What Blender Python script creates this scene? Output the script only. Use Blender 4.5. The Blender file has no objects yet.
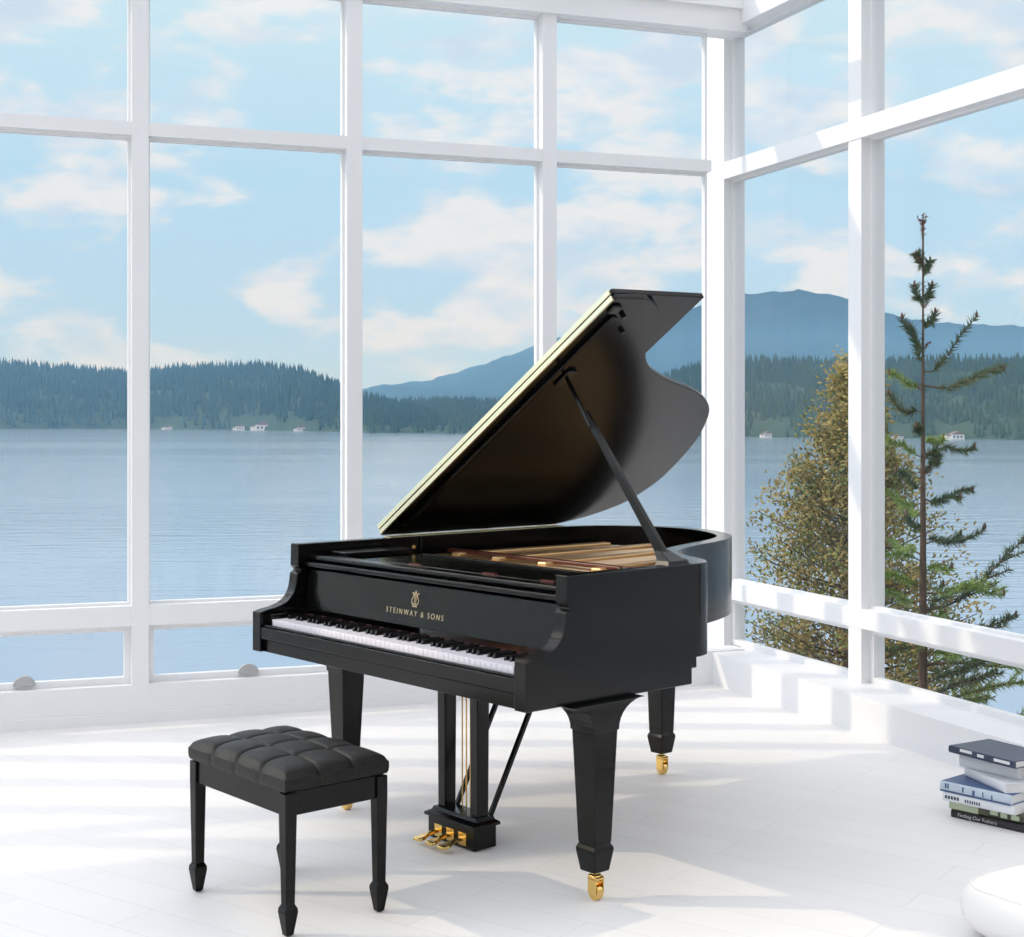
import bpy, bmesh, math, random
import numpy as np
from mathutils import Vector, Matrix
random.seed(7); rng=np.random.default_rng(11)
S=bpy.context.scene; COL=S.collection
F=1450.; CX=512.; HY=420.; CH=1.436
def V3(a): return Vector((a[0],a[1],a[2]))

# ------------------------------------------------------------------ materials
def nm(name):
    m=bpy.data.materials.new(name); m.use_nodes=True
    return m,m.node_tree,m.node_tree.nodes['Principled BSDF']
def mat(name,col,rough=.5,metal=0,spec=.5,bump=0,bscale=20,var=0,vscale=6,coat=0,bstretch=None):
    m,t,p=nm(name)
    p.inputs['Base Color'].default_value=(*col,1); p.inputs['Roughness'].default_value=rough
    p.inputs['Metallic'].default_value=metal; p.inputs['Specular IOR Level'].default_value=spec
    if coat: p.inputs['Coat Weight'].default_value=coat; p.inputs['Coat Roughness'].default_value=.06
    tc=t.nodes.new('ShaderNodeTexCoord')
    if bump:
        mp=t.nodes.new('ShaderNodeMapping'); 
        if bstretch: mp.inputs['Scale'].default_value=bstretch
        n=t.nodes.new('ShaderNodeTexNoise'); n.inputs['Scale'].default_value=bscale; n.inputs['Detail'].default_value=4
        b=t.nodes.new('ShaderNodeBump'); b.inputs['Strength'].default_value=bump; b.inputs['Distance'].default_value=.01
        t.links.new(tc.outputs['Object'],mp.inputs['Vector']); t.links.new(mp.outputs[0],n.inputs['Vector'])
        t.links.new(n.outputs['Fac'],b.inputs['Height']); t.links.new(b.outputs[0],p.inputs['Normal'])
    if var:
        n=t.nodes.new('ShaderNodeTexNoise'); n.inputs['Scale'].default_value=vscale; n.inputs['Detail'].default_value=5
        r=t.nodes.new('ShaderNodeMix'); r.data_type='RGBA'
        r.inputs[6].default_value=(*[c*(1-var) for c in col],1); r.inputs[7].default_value=(*[min(1,c*(1+var)) for c in col],1)
        t.links.new(tc.outputs['Object'],n.inputs['Vector']); t.links.new(n.outputs['Fac'],r.inputs[0]); t.links.new(r.outputs[2],p.inputs['Base Color'])
    return m
M={}
M['white']=mat('white_painted_wood',(.82,.82,.83),.45,bump=.05,bscale=60)
M['lacquer']=mat('black_piano_lacquer',(.0028,.0028,.0025),.2,spec=.27,bump=.012,bscale=9)
M['bench_wood']=mat('black_bench_lacquer',(.0025,.0025,.0022),.2,spec=.2,bump=.012,bscale=9)
M['leather']=mat('black_leather',(.005,.0045,.0035),.38,spec=.25,bump=.25,bscale=260)
M['ebony']=mat('ebony_key',(.006,.005,.005),.25)
M['ivory']=mat('white_key',(.80,.76,.80),.25)
M['felt']=mat('red_felt',(.05,.008,.008),.9)
M['brass']=mat('polished_brass',(.85,.58,.20),.18,metal=1,bump=.01)
M['palegold']=mat('pale_gold_leaf',(.75,.60,.36),.4,metal=.3,bump=.01)
M['palebrass']=mat('pale_brass_hinge',(.86,.80,.55),.3,metal=1,bump=.02,bscale=80)
M['gold']=mat('gold_painted_iron_plate',(.74,.47,.22),.38,metal=.55,bump=.03,bscale=50,var=.1)
M['spruce']=mat('spruce_soundboard',(.52,.25,.09),.35,bump=.05,bscale=8,bstretch=(1,14,1),var=.15)
M['darkwood']=mat('mahogany_wood',(.10,.022,.012),.35,var=.2,vscale=10)
M['steel']=mat('wound_strings',(.75,.6,.42),.35,metal=1,bump=.02)
M['taupe']=mat('taupe_plaster',(.60,.58,.55),.85,bump=.1)
M['shell_white']=mat('white_upholstery',(.78,.765,.755),.8,bump=.1,bscale=120)
M['shadowbase']=mat('painted_base_shadow',(.05,.045,.04),.5,bump=.05)
M['paper']=mat('book_pages',(.78,.77,.75),.8,bump=.4,bscale=60,bstretch=(1,1,30))
M['navy']=mat('navy_book_cover',(.035,.05,.09),.4,var=.2)
M['bluecover']=mat('blue_book_cover',(.06,.11,.24),.45,var=.2)
M['palespine']=mat('pale_blue_spine',(.55,.63,.72),.5,var=.1,vscale=40)
M['whitecover']=mat('white_book_cover',(.74,.76,.79),.5,var=.05)
M['olive']=mat('olive_book_cover',(.07,.075,.045),.5,var=.6,vscale=25)
M['palegreen']=mat('pale_green_band',(.48,.54,.38),.5,var=.1)
M['blackcover']=mat('black_book_cover',(.02,.018,.02),.45,var=.2)
M['ink']=mat('dark_ink',(.05,.06,.09),.6,var=.05)
M['whiteink']=mat('white_lettering',(.8,.8,.8),.6,var=.05)
M['bark']=mat('pine_bark',(.10,.065,.045),.9,bump=.6,bscale=25,var=.3)
M['needle']=mat('dark_green_needles',(.055,.095,.035),.6,var=.4,vscale=3)
M['needle2']=mat('bright_green_needles',(.20,.30,.06),.6,var=.4,vscale=3)
M['bud']=mat('reddish_brown_buds',(.13,.05,.03),.7,var=.3)
M['foliage']=mat('olive_brown_foliage',(.30,.23,.065),.65,var=.55,vscale=2.2)
M['foliage2']=mat('olive_green_foliage',(.15,.18,.04),.65,var=.45,vscale=3)
M['forest']=mat('distant_conifers',(.055,.095,.055),.9,spec=.1,var=.45,vscale=.02)
M['forestb']=mat('forest_floor_slope',(.05,.08,.048),.95,spec=.1,var=.4,vscale=.03)
M['mount']=mat('wooded_mountain',(.03,.06,.07),.95,spec=.05,var=.3,vscale=.004)
M['rock']=mat('shore_rock',(.28,.25,.20),.9,bump=.5,bscale=3,var=.3)
M['housewall']=mat('pale_house_wall',(.8,.76,.72),.8,var=.05)
M['houseroof']=mat('house_roof',(.22,.15,.13),.8,var=.2)
M['latch']=mat('window_latch_plastic',(.42,.42,.43),.5,var=.03)
# glass: clear with a weak fresnel reflection
m=bpy.data.materials.new('window_glass'); m.use_nodes=True; t=m.node_tree; t.nodes.clear()
o=t.nodes.new('ShaderNodeOutputMaterial'); mx=t.nodes.new('ShaderNodeMixShader'); tr=t.nodes.new('ShaderNodeBsdfTransparent'); gl=t.nodes.new('ShaderNodeBsdfGlossy'); fr=t.nodes.new('ShaderNodeLayerWeight'); pw=t.nodes.new('ShaderNodeMath'); pw.operation='POWER'; pw.inputs[1].default_value=5; ml=t.nodes.new('ShaderNodeMath'); ml.operation='MULTIPLY_ADD'; ml.inputs[1].default_value=.5; ml.inputs[2].default_value=.01
tr.inputs[0].default_value=(.985,.99,.99,1); gl.inputs['Roughness'].default_value=.02; fr.inputs['Blend'].default_value=.5
t.links.new(fr.outputs['Facing'],pw.inputs[0]); t.links.new(pw.outputs[0],ml.inputs[0]); t.links.new(ml.outputs[0],mx.inputs[0]); t.links.new(tr.outputs[0],mx.inputs[1]); t.links.new(gl.outputs[0],mx.inputs[2]); t.links.new(mx.outputs[0],o.inputs[0]); M['glass']=m
# floor: pale planks
m,t,p=nm('whitewashed_floor_boards')
tc=t.nodes.new('ShaderNodeTexCoord'); mp=t.nodes.new('ShaderNodeMapping'); mp.inputs['Rotation'].default_value=(0,0,math.radians(35))
br=t.nodes.new('ShaderNodeTexBrick'); br.inputs['Scale'].default_value=1; br.inputs['Color1'].default_value=(.84,.82,.80,1); br.inputs['Color2'].default_value=(.865,.85,.83,1); br.inputs['Mortar'].default_value=(.72,.70,.69,1)
br.inputs['Mortar Size'].default_value=.0015; br.inputs['Brick Width'].default_value=1.1; br.inputs['Row Height'].default_value=.16; br.offset=.37
nz=t.nodes.new('ShaderNodeTexNoise'); nz.inputs['Scale'].default_value=2.; nz.inputs['Detail'].default_value=6
mi=t.nodes.new('ShaderNodeMix'); mi.data_type='RGBA'; mi.blend_type='MULTIPLY'; mi.inputs[0].default_value=.08
t.links.new(tc.outputs['Object'],mp.inputs['Vector']); t.links.new(mp.outputs[0],br.inputs['Vector']); t.links.new(tc.outputs['Object'],nz.inputs['Vector'])
t.links.new(br.outputs['Color'],mi.inputs[6]); t.links.new(nz.outputs['Fac'],mi.inputs[7]); t.links.new(mi.outputs[2],p.inputs['Base Color'])
p.inputs['Roughness'].default_value=.55; p.inputs['Specular IOR Level'].default_value=.3; M['floor']=m
# lake
m,t,p=nm('lake_water')
p.inputs['Base Color'].default_value=(.25,.34,.45,1); p.inputs['Roughness'].default_value=.12; p.inputs['IOR'].default_value=1.33
tc=t.nodes.new('ShaderNodeTexCoord'); mp=t.nodes.new('ShaderNodeMapping'); mp.inputs['Scale'].default_value=(.25,1,1)
nz=t.nodes.new('ShaderNodeTexNoise'); nz.inputs['Scale'].default_value=.6; nz.inputs['Detail'].default_value=5
bu=t.nodes.new('ShaderNodeBump'); bu.inputs['Distance'].default_value=.25
n2=t.nodes.new('ShaderNodeTexNoise'); n2.inputs['Scale'].default_value=.012; n2.inputs['Detail'].default_value=4
mp2=t.nodes.new('ShaderNodeMapping'); mp2.inputs['Scale'].default_value=(.12,1,1)
mr=t.nodes.new('ShaderNodeMapRange'); mr.inputs[1].default_value=.4; mr.inputs[2].default_value=.62; mr.inputs[3].default_value=.12; mr.inputs[4].default_value=.55
t.links.new(tc.outputs['Object'],mp.inputs['Vector']); t.links.new(mp.outputs[0],nz.inputs['Vector']); t.links.new(nz.outputs['Fac'],bu.inputs['Height'])
t.links.new(tc.outputs['Object'],mp2.inputs['Vector']); t.links.new(mp2.outputs[0],n2.inputs['Vector']); t.links.new(n2.outputs['Fac'],mr.inputs[0]); t.links.new(mr.outputs[0],bu.inputs['Strength'])
t.links.new(bu.outputs[0],p.inputs['Normal']); M['lake']=m

# ------------------------------------------------------------------ mesh helpers
class MB:
    def __init__(s): s.v=[]; s.f=[]
    def add(s,vs,fs):
        n=len(s.v); s.v+= [tuple(v) for v in vs]; s.f+=[tuple(i+n for i in f) for f in fs]; return s
    def box(s,x0,x1,y0,y1,z0,z1):
        return s.add([(x0,y0,z0),(x1,y0,z0),(x1,y1,z0),(x0,y1,z0),(x0,y0,z1),(x1,y0,z1),(x1,y1,z1),(x0,y1,z1)],
            [(0,3,2,1),(4,5,6,7),(0,1,5,4),(1,2,6,5),(2,3,7,6),(3,0,4,7)])
    def loft(s,rings,cap=True,closed=True):
        n=len(rings[0]); vs=[p for r in rings for p in r]; fs=[]
        for i in range(len(rings)-1):
            for j in range(n if closed else n-1):
                k=(j+1)%n; fs.append((i*n+j,i*n+k,(i+1)*n+k,(i+1)*n+j))
        if cap: fs.append(tuple(range(n))[::-1]); fs.append(tuple((len(rings)-1)*n+j for j in range(n)))
        return s.add(vs,fs)
    def prism(s,pts,a,b,axis='z'):
        def m(p,c):
            return {'z':(p[0],p[1],c),'x':(c,p[0],p[1]),'y':(p[0],c,p[1])}[axis]
        return s.loft([[m(p,a) for p in pts],[m(p,b) for p in pts]])
    def tube(s,pts,rad,n=8):
        rings=[]
        for i,p in enumerate(pts):
            p=Vector(p); a=Vector(pts[max(0,i-1)]); b=Vector(pts[min(len(pts)-1,i+1)]); d=(b-a).normalized()
            u=d.cross(Vector((0,0,1))); 
            if u.length<1e-3: u=Vector((1,0,0))
            u.normalize(); w=d.cross(u); r=rad[i] if isinstance(rad,(list,tuple)) else rad
            rings.append([p+(u*math.cos(2*math.pi*k/n)+w*math.sin(2*math.pi*k/n))*r for k in range(n)])
        return s.loft(rings)
    def bar(s,a,b,w,h,up=(0,0,1),w2=None,h2=None):
        a=Vector(a); b=Vector(b); d=(b-a).normalized(); u=d.cross(Vector(up)).normalized(); v=u.cross(d)
        r=[]
        for p,ww,hh in ((a,w,h),(b,w2 or w,h2 or h)): r.append([p-u*ww/2-v*hh/2,p+u*ww/2-v*hh/2,p+u*ww/2+v*hh/2,p-u*ww/2+v*hh/2])
        return s.loft(r)
    def lathe(s,prof,c=(0,0,0),n=24,axis='z'):
        rings=[]
        for r,z in prof:
            ring=[]
            for k in range(n):
                a=2*math.pi*k/n; q=(r*math.cos(a),r*math.sin(a),z)
                if axis=='x': q=(q[2],q[0],q[1])
                if axis=='y': q=(q[0],q[2],q[1])
                ring.append((c[0]+q[0],c[1]+q[1],c[2]+q[2]))
            rings.append(ring)
        return s.loft(rings)
    def build(s,name,m,parent=None,bevel=0,smooth=False,label=None,seg=2):
        me=bpy.data.meshes.new(name); me.from_pydata(s.v,[],s.f); me.update()
        bm=bmesh.new(); bm.from_mesh(me); bmesh.ops.recalc_face_normals(bm,faces=bm.faces); bm.to_mesh(me); bm.free()
        me.materials.append(M[m] if isinstance(m,str) else m)
        if smooth:
            for p in me.polygons: p.use_smooth=True
            me.set_sharp_from_angle(angle=math.radians(35))
        o=bpy.data.objects.new(name,me); COL.objects.link(o)
        if parent: o.parent=parent
        if bevel:
            b=o.modifiers.new('bevel','BEVEL'); b.width=bevel; b.segments=seg; b.limit_method='ANGLE'; b.angle_limit=math.radians(40)
        if label: o['label']=label
        return o
def tag(o,label=None,cat=None,group=None,kind=None):
    if label:o['label']=label
    if cat:o['category']=cat
    if group:o['group']=group
    if kind:o['kind']=kind
    return o
def empty(name,loc,rz=0):
    o=bpy.data.objects.new(name,None); COL.objects.link(o); o.location=loc; o.rotation_euler=(0,0,rz); o.empty_display_size=.1; return o
def copyobj(o,parent=None,loc=None):
    c=o.copy(); COL.objects.link(c)
    if parent: c.parent=parent
    if loc is not None: c.location=loc
    return c
def cat(pts,n=8,closed=False):
    out=[]; L=len(pts)
    for i in range(L-1):
        p0=np.array(pts[max(i-1,0)]);p1=np.array(pts[i]);p2=np.array(pts[i+1]);p3=np.array(pts[min(i+2,L-1)])
        for k in range(n):
            t=k/n; out.append(tuple(.5*((2*p1)+(-p0+p2)*t+(2*p0-5*p1+4*p2-p3)*t*t+(-p0+3*p1-3*p2+p3)*t**3)))
    out.append(tuple(pts[-1])); return out
def text_mesh(txt,size,spacing=1.0,ext=.0006):
    cu=bpy.data.curves.new('txt','FONT'); cu.body=txt; cu.size=size; cu.extrude=ext; cu.offset=-.0004; cu.space_character=spacing; cu.align_x='CENTER'; cu.align_y='CENTER'
    o=bpy.data.objects.new('txt',cu); COL.objects.link(o)
    bpy.context.view_layer.update()
    me=bpy.data.meshes.new_from_object(o.evaluated_get(bpy.context.evaluated_depsgraph_get()))
    bpy.data.objects.remove(o); bpy.data.curves.remove(cu)
    return me
def add_text(name,txt,size,m,parent,mw,spacing=1.0,label=None):
    me=text_mesh(txt,size,spacing); me.materials.clear(); me.materials.append(M[m]); o=bpy.data.objects.new(name,me); COL.objects.link(o); o.parent=parent; o.matrix_local=mw
    if label:o['label']=label
    return o

# ------------------------------------------------------------------ room
CO=Vector((1.088,7.887,0))
DL=Vector((-.942,-.334,0)).normalized(); DR=Vector((.371,-.929,0)).normalized()
NL=Vector((-.334,.942,0)).normalized(); NR=Vector((.929,.371,0)).normalized()
def wallroot(D,N):
    # local x = along the wall from the corner, y = outwards
    return lambda mb:mb
def place(o,D,N):
    m=Matrix(((D.x,N.x,0,CO.x),(D.y,N.y,0,CO.y),(0,0,1,0),(0,0,0,1))); o.matrix_world=m
    if m.to_3x3().determinant()<0:   # mirrored frame: bake it in the mesh
        o.data.transform(m); o.data.flip_normals(); o.matrix_world=Matrix.Identity(4)
    return o
fl=MB().prism([tuple((CO+DR*0+NR*.32+NL*.14)[:2]),tuple((CO+DR*12.6+NR*.32)[:2]),(-7.6,-4.2),tuple((CO+DL*9.3+NL*.14)[:2])],-.12,0).build('floor','floor'); tag(fl,'white-washed board floor with sun streaks',kind='structure')
# left wall
ZR0,ZR1=.46,.555; ZT0,ZT1=2.787,2.85; ZB0,ZB1=3.555,3.86; CU=.18
LM=[(.945+1.04*k) for k in range(8)]
mb=MB()
mw=.078
for c in LM: mb.box(c-mw/2,c+mw/2,0,.12,CU,ZB0)
mb.box(0,9.26,.005,.125,ZT0,ZT1); mb.box(0,9.26,.005,.125,ZR0,ZR1); mb.box(-.2,9.26,-.03,.14,ZB0,ZB0+.12); mb.box(-.2,9.26,-.06,.14,ZB0+.12,ZB1)
mb.box(9.26,9.34,0,.12,CU,ZB0)
tag(place(mb.build('wall_left','white'),DL,NL),kind='structure',label='white glazing frame of posts, rails and top beam facing the lake')
mb=MB().box(-.2,9.3,0,.14,0,CU); mb.box(-.2,9.3,-.012,0,0,.05)
tag(place(mb.build('trim_1','white'),DL,NL),kind='structure',label='low white sill wall under the left windows')
# right wall: glazing set .2 behind the curb face
RM0=-.22
mb=MB(); 
mb.box(-.42,-.217,.2,.335,0,ZB1)     # corner post
RMc=[1.03+1.27*k for k in range(9)]
for c in RMc: mb.box(c-.053,c+.053,.2,.335,CU-.01,ZB0)
mb.box(-.217,12.2,.194,.325,2.79,2.885); mb.box(-.217,12.2,.194,.325,.437,.53); mb.box(-.217,12.2,.16,.335,3.60,3.9)
tag(place(mb.build('wall_right','white'),DR,NR),kind='structure',label='white glazing frame of posts, rails and top beam beside the trees')
mb=MB().box(-.1,12.2,0,.36,0,.172)
tag(place(mb.build('trim_2','white'),DR,NR),kind='structure',label='deep white sill bench under the right windows')
# windows
wi=0
def window(x0,x1,z0,z1,y,D,N,fr,latch=False,fd=.04):
    global wi; wi+=1
    mb=MB(); mb.box(x0,x0+fr,y,y+fd,z0,z1).box(x1-fr,x1,y,y+fd,z0,z1).box(x0+fr,x1-fr,y,y+fd,z0,z0+fr).box(x0+fr,x1-fr,y,y+fd,z1-fr,z1)
    w=place(mb.build('window_%d'%wi,'white'),D,N); tag(w,kind='structure')
    g=place(MB().box(x0+fr*.6,x1-fr*.6,y+fd/2-.003,y+fd/2+.003,z0+fr*.6,z1-fr*.6).build('window_pane','glass'),D,N); g.parent=w; g.matrix_parent_inverse=w.matrix_world.inverted()
    if latch:
        n=14; xc=latch; pts=[(xc+.05*math.cos(math.pi*k/n),z0+fr*.6+.045*math.sin(math.pi*k/n)) for k in range(n+1)]
        l=place(MB().prism(pts,y-.02,y+.01,'y').build('window_latch','latch'),D,N); l.parent=w; l.matrix_parent_inverse=w.matrix_world.inverted()
    return w
edges=[0]+[c for c in LM]+[9.3]
for i in range(9):
    a=edges[i]+(mw/2 if i else 0); b=edges[i+1]-mw/2
    for z0,z1,fr,la in ((CU,ZR0,.03,True),(ZR1,ZT0,.012,False),(ZT1,ZB0,.012,False)):
        window(a,b,z0,z1,.06,DL,NL,fr,latch=(a+b)/2 if la else False)
edges=[-.27]+RMc+[12.3]
for i in range(10):
    a=edges[i]+.053; b=edges[i+1]-.053
    for z0,z1,fr in ((.172,.437,.03),(.53,2.79,.012),(2.885,3.60,.012)):
        window(a,b,z0,z1,.25,DR,NR,fr)
# unseen glass roof on rafters, added to brighten the room; walls behind the viewer
mb=MB()
for k in range(0,5):
    p=CO+DL*(.945+2.08*k); q=p+DR*11.9; mb.bar((p.x,p.y,3.80),(q.x,q.y,3.80),.09,.14)
p=CO+DR*6; q=Vector((-7.5,1.5,0)); mb.bar((p.x,p.y,3.8),(q.x,q.y,3.8),.09,.13)
ce=mb.build('ceiling','white'); tag(ce,'white rafters of an added glass roof out of view',kind='structure')
g=MB().prism([tuple((CO+NR*.3+NL*.1)[:2]),tuple((CO+DR*12.4+NR*.3)[:2]),(-7.5,-4.1),tuple((CO+DL*9.3+NL*.1)[:2])],3.905,3.915).build('added_roof_glass','glass'); g.parent=ce
e=CO+DL*9.34; r=CO+DR*12.25
ws=MB().bar((e.x,e.y,.09),(-7.5,-4.1,.09),.12,.18).bar((e.x,e.y,.51),(-7.5,-4.1,.51),.1,.09).bar((e.x,e.y,2.82),(-7.5,-4.1,2.82),.1,.07).bar((e.x,e.y,3.70),(-7.5,-4.1,3.70),.12,.3)
for k in range(9):
    yk=e.y+(-4.1-e.y)*k/8; xk=e.x+(-7.5-e.x)*k/8; ws.box(xk-.055,xk+.055,yk-.04,yk+.04,.18,3.55)
ws=ws.build('wall_side','white'); tag(ws,kind='structure')  # unseen wall, glazed to brighten reflections in the piano front
wp=MB().bar((e.x,e.y,1.86),(-7.5,-4.1,1.86),.006,3.3).build('window_pane','glass'); wp.parent=ws
tag(MB().bar((-7.5,-4.1,1.93),(r.x+.2,r.y,1.93),.12,3.86).build('wall_back','taupe'),kind='structure')

# ------------------------------------------------------------------ grand piano (local: x bass->treble, y back, z up)
PA=math.atan2(-.756,.655)
P=empty('grand_piano',(-.82,5.37,0),PA); tag(P,'black lacquered grand piano with raised lid standing on brass casters','grand piano')
LQ='lacquer'
W=1.5
outl=[(W,.56),(W-.003,.59),(1.475,.64),(1.40,.70),(1.28,.755),(1.17,.835),(1.095,.95),(1.035,1.10),(.98,1.26),(.915,1.40),(.83,1.515),(.71,1.61),(.57,1.675),(.42,1.70),(.27,1.67),(.13,1.59),(.04,1.48),(0,1.34),(0,1.1),(0,.56)]
outer=cat(outl,6)
def offset(pts,d):
    r=[]
    for i,p in enumerate(pts):
        a=np.array(pts[max(i-1,0)]);b=np.array(pts[min(i+1,len(pts)-1)]); t=(b-a)/np.linalg.norm(b-a); n=np.array([-t[1],t[0]]); r.append(tuple(np.array(p)+n*d))
    return r
inner=offset(outer,.06)
inner[0]=(W-.06,.56); inner[-1]=(.06,.56)
TOP=.98
rings=[]
for o_,i_ in zip(outer,inner): rings.append([(o_[0],o_[1],.683),(o_[0],o_[1],TOP),(i_[0],i_[1],TOP),(i_[0],i_[1],.683)])
MB().loft(rings).build('rim',LQ,P,bevel=.004,smooth=True)
# side arms with the cheek curve
prof=[(.57,.683),(.57,TOP),(0,TOP),(-.002,.90),(.012,.884),(-.004,.872)]+cat([(-.006,.86),(-.01,.83),(-.022,.80),(-.048,.773),(-.09,.757),(-.13,.750),(-.162,.742)],4)+[(-.162,.60),(.54,.60),(.54,.65),(.562,.65),(.562,.683)]
for x0 in (0,W-.052): MB().prism(prof,x0,x0+.052,'x').build('side_arm',LQ,P,bevel=.003)
MB().box(.052,W-.052,-.145,.54,.60,.645).build('keybed',LQ,P,bevel=.002)
MB().box(.052,W-.052,-.158,-.136,.648,.690).box(.052,W-.052,-.150,-.136,.690,.699).build('key_slip',LQ,P,bevel=.003)
for s_ in (0,1):
    x0=.052 if s_==0 else W-.052-.035
    MB().box(x0,x0+.032,-.132,.03,.65,.735).build('key_block',LQ,P,bevel=.004)
MB().box(.087,W-.087,.010,.016,.65,.728).build('key_felt','felt',P)
# keys
kx0,kx1=.084,W-.090; kw=(kx1-kx0)/52
wk=MB().box(.0006,kw-.0006,-.112,.03,.65,.728).build('white_key','ivory',P,bevel=.0012); wk.location=(kx0,-.018,-.010)
for i in range(1,52): copyobj(wk,P,(kx0+kw*i,-.018,-.010))
bkm=MB(); bkm.loft([[(-.006,-.062,.724),(.006,-.062,.724),(.006,.03,.724),(-.006,.03,.724)],[(-.0045,-.056,.741),(.0045,-.056,.741),(.0045,.03,.741),(-.0045,.03,.741)]])
first=None
for i in range(51):
    k=i%7 # from A: A# C# D# F# G#
    if k in (0,2,3,5,6):
        if not first: first=bkm.build('black_key','ebony',P,bevel=.001); first.location=(kx0+kw*(i+1),-.018,-.010)
        else: copyobj(first,P,(kx0+kw*(i+1),-.018,-.010))
# fallboard (concave), front strip
fp=[(.024,.744),(.0285,.77),(.033,.80),(.0390,.84),(.0455,.885),(.058,.893),(.075,.885),(.075,.744)]
FB=MB().prism(fp,.056,W-.056,'x').build('fallboard',LQ,P,bevel=.002)
MB().box(.056,W-.056,.022,.078,.898,.915).build('fallboard_rail',LQ,P,bevel=.004)
MB().box(.056,W-.056,.04,.10,.921,.938).build('front_rail',LQ,P,bevel=.005)
for x in (.62,1.02,1.3): 
    MB().box(x-.03,x+.03,.10,.115,.939,.943).build('lock_plate','darkwood',P)
# lettering + lyre on fallboard
mt=Matrix.Translation((.60,.0445,.806))@Matrix.Rotation(math.radians(90),4,'X')
add_text('fallboard_lettering','STEINWAY & SONS',.027,'palegold',FB,Matrix.Translation((.717,.0306,.788))@Matrix.Rotation(math.radians(81.5),4,'X'),1.45,label='gold STEINWAY & SONS lettering')
ly=MB()
for s_ in (-1,1):
    c=[(s_*.005,-.018),(s_*.016,-.012),(s_*.018,0),(s_*.010,.012),(s_*.012,.022),(s_*.018,.021)]
    pts=cat(c,5); ly.tube([(a,0,b) for a,b in pts],.0016,6)
for x in (-.005,0,.005): ly.tube([(x,0,-.018),(x,0,.024)],.0009,5)
ly.tube([(-.013,0,.016),(.013,0,.016)],.001,5); ly.tube([(-.012,0,-.022),(.012,0,-.022)],.0018,6); ly.tube([(0,0,.022),(0,0,.03)],.0025,6)
o=ly.build('lyre_emblem','palegold',FB,label='small gold lyre emblem'); o.location=(.717,.0355,.834); o.rotation_euler=(math.radians(-8.3),0,0)
# inside: pinblock cover / music desk area
MB().box(.06,W-.06,.10,.42,.905,.925).build('shelf_panel',LQ,P,bevel=.003)
MB().box(.28,W-.24,.13,.40,.926,.934).build('music_desk',LQ,P,bevel=.004)
MB().box(.30,W-.26,.38,.40,.934,.939).build('music_desk_ledge',LQ,P,bevel=.003)
for x in (.085,W-.185): MB().box(x,x+.10,.12,.43,.926,.95).build('desk_slide',LQ,P,bevel=.004)
for x in (.2,W-.2): MB().lathe([(.008,0),(.008,.012),(.003,.014)],(x,.42,.95),12).build('desk_knob','brass',P,smooth=True)
# soundboard, plate, struts, strings
sb=offset(outer,.062)
poly=[(W-.062,.40)]+[p for p in sb]+[(.062,.40)]
MB().prism(poly,.80,.815,'z').build('soundboard','spruce',P)
ob=offset(outer,.062); ib=offset(outer,.26)
rings=[[(a[0],a[1],.82),(a[0],a[1],.872),(b[0],b[1],.885),(b[0],b[1],.82)] for a,b in zip(ob,ib) if b[1]>.56 or True]
pl=MB().loft(rings); pl.box(.062,W-.062,.425,.66,.82,.90)
pl.prism([(W-.07,.60)]+[p for p in offset(outer,.10)]+[(.07,.60)],.878,.893)
PLT=pl.build('iron_plate','gold',P,bevel=.004)
for (xa,ya,xb,yb) in ((.20,.62,.20,1.45),(.44,.62,.38,1.58),(.70,.62,.60,1.56),(.98,.62,.83,1.40),(1.22,.62,1.10,.80)):
    MB().bar((xa,ya,.905),(xb,yb,.900),.045,.035).build('plate_strut','gold',P,bevel=.006)
MB().box(.1,1.40,.66,.69,.915,.93).build('damper_rail','darkwood',P,bevel=.004)
st=MB()
for k in range(75):
    x=.10+k*.0175; ye=np.interp(x,[.1,.3,.6,.85,1.0,1.1,1.2,1.42],[1.40,1.5,1.5,1.34,1.05,.86,.76,.68])
    st.tube([(x,.50,.909),(x-(.08 if ye>.9 else .02),ye,.902)],.0012,4)
tag(st.build('strings','steel',P),kind='stuff')
pn=MB()
for k in range(110):
    x=.10+(k%55)*.0238; y=.50+.05*(k//55)+.012*(k%3); pn.lathe([(.0032,0),(.0032,.014)],(x,y,.899),6)
tag(pn.build('tuning_pins','steel',P),kind='stuff')
MB().box(.06,.075,.5,1.35,.82,.90).build('inner_liner','darkwood',P)
# lid (rotated about the bass hinge)
LA=math.radians(34.4)
HX,HZ=.0,TOP+.006
lid_o=[(1.50,.465),(1.51,.60),(1.475,.68),(1.40,.745),(1.29,.80),(1.195,.865),(1.125,.955),(1.067,1.085),(1.025,1.21),(.989,1.322),(.925,1.445),(.843,1.535),(.70,1.617),(.58,1.657),(.459,1.679),(.34,1.686),(.22,1.655),(.13,1.595),(.05,1.47),(0,1.33),(0,.412)]
lo=lid_o[:1]+cat(lid_o[1:-1],6)+lid_o[-1:]
lm=Matrix.Translation((HX,0,HZ))@Matrix.Rotation(-LA,4,'Y')
L=MB().prism(lo,0,.02).build('lid',LQ,P,bevel=.003); L.matrix_local=lm
f_=MB().prism([(0,.412),(1.50,.465),(1.515,.895),(0,.85)],.023,.043).build('lid_flap',LQ,L,bevel=.003)
MB().prism([(.01,.402),(1.49,.455),(1.49,.4645),(.01,.4115)],.001,.019).build('lid_hinge','palebrass',L,bevel=.002)
MB().prism([(.01,.402),(1.49,.455),(1.49,.4645),(.01,.4115)],.024,.042).build('lid_hinge','palebrass',L,bevel=.002)
MB().prism([(.09,.455),(1.42,.505),(1.42,.53),(.09,.48)],-.016,0).build('lid_batten',LQ,L,bevel=.004)
MB().box(1.43,1.47,.475,.515,-.012,0).build('lid_lock','ebony',L,bevel=.004)
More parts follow.
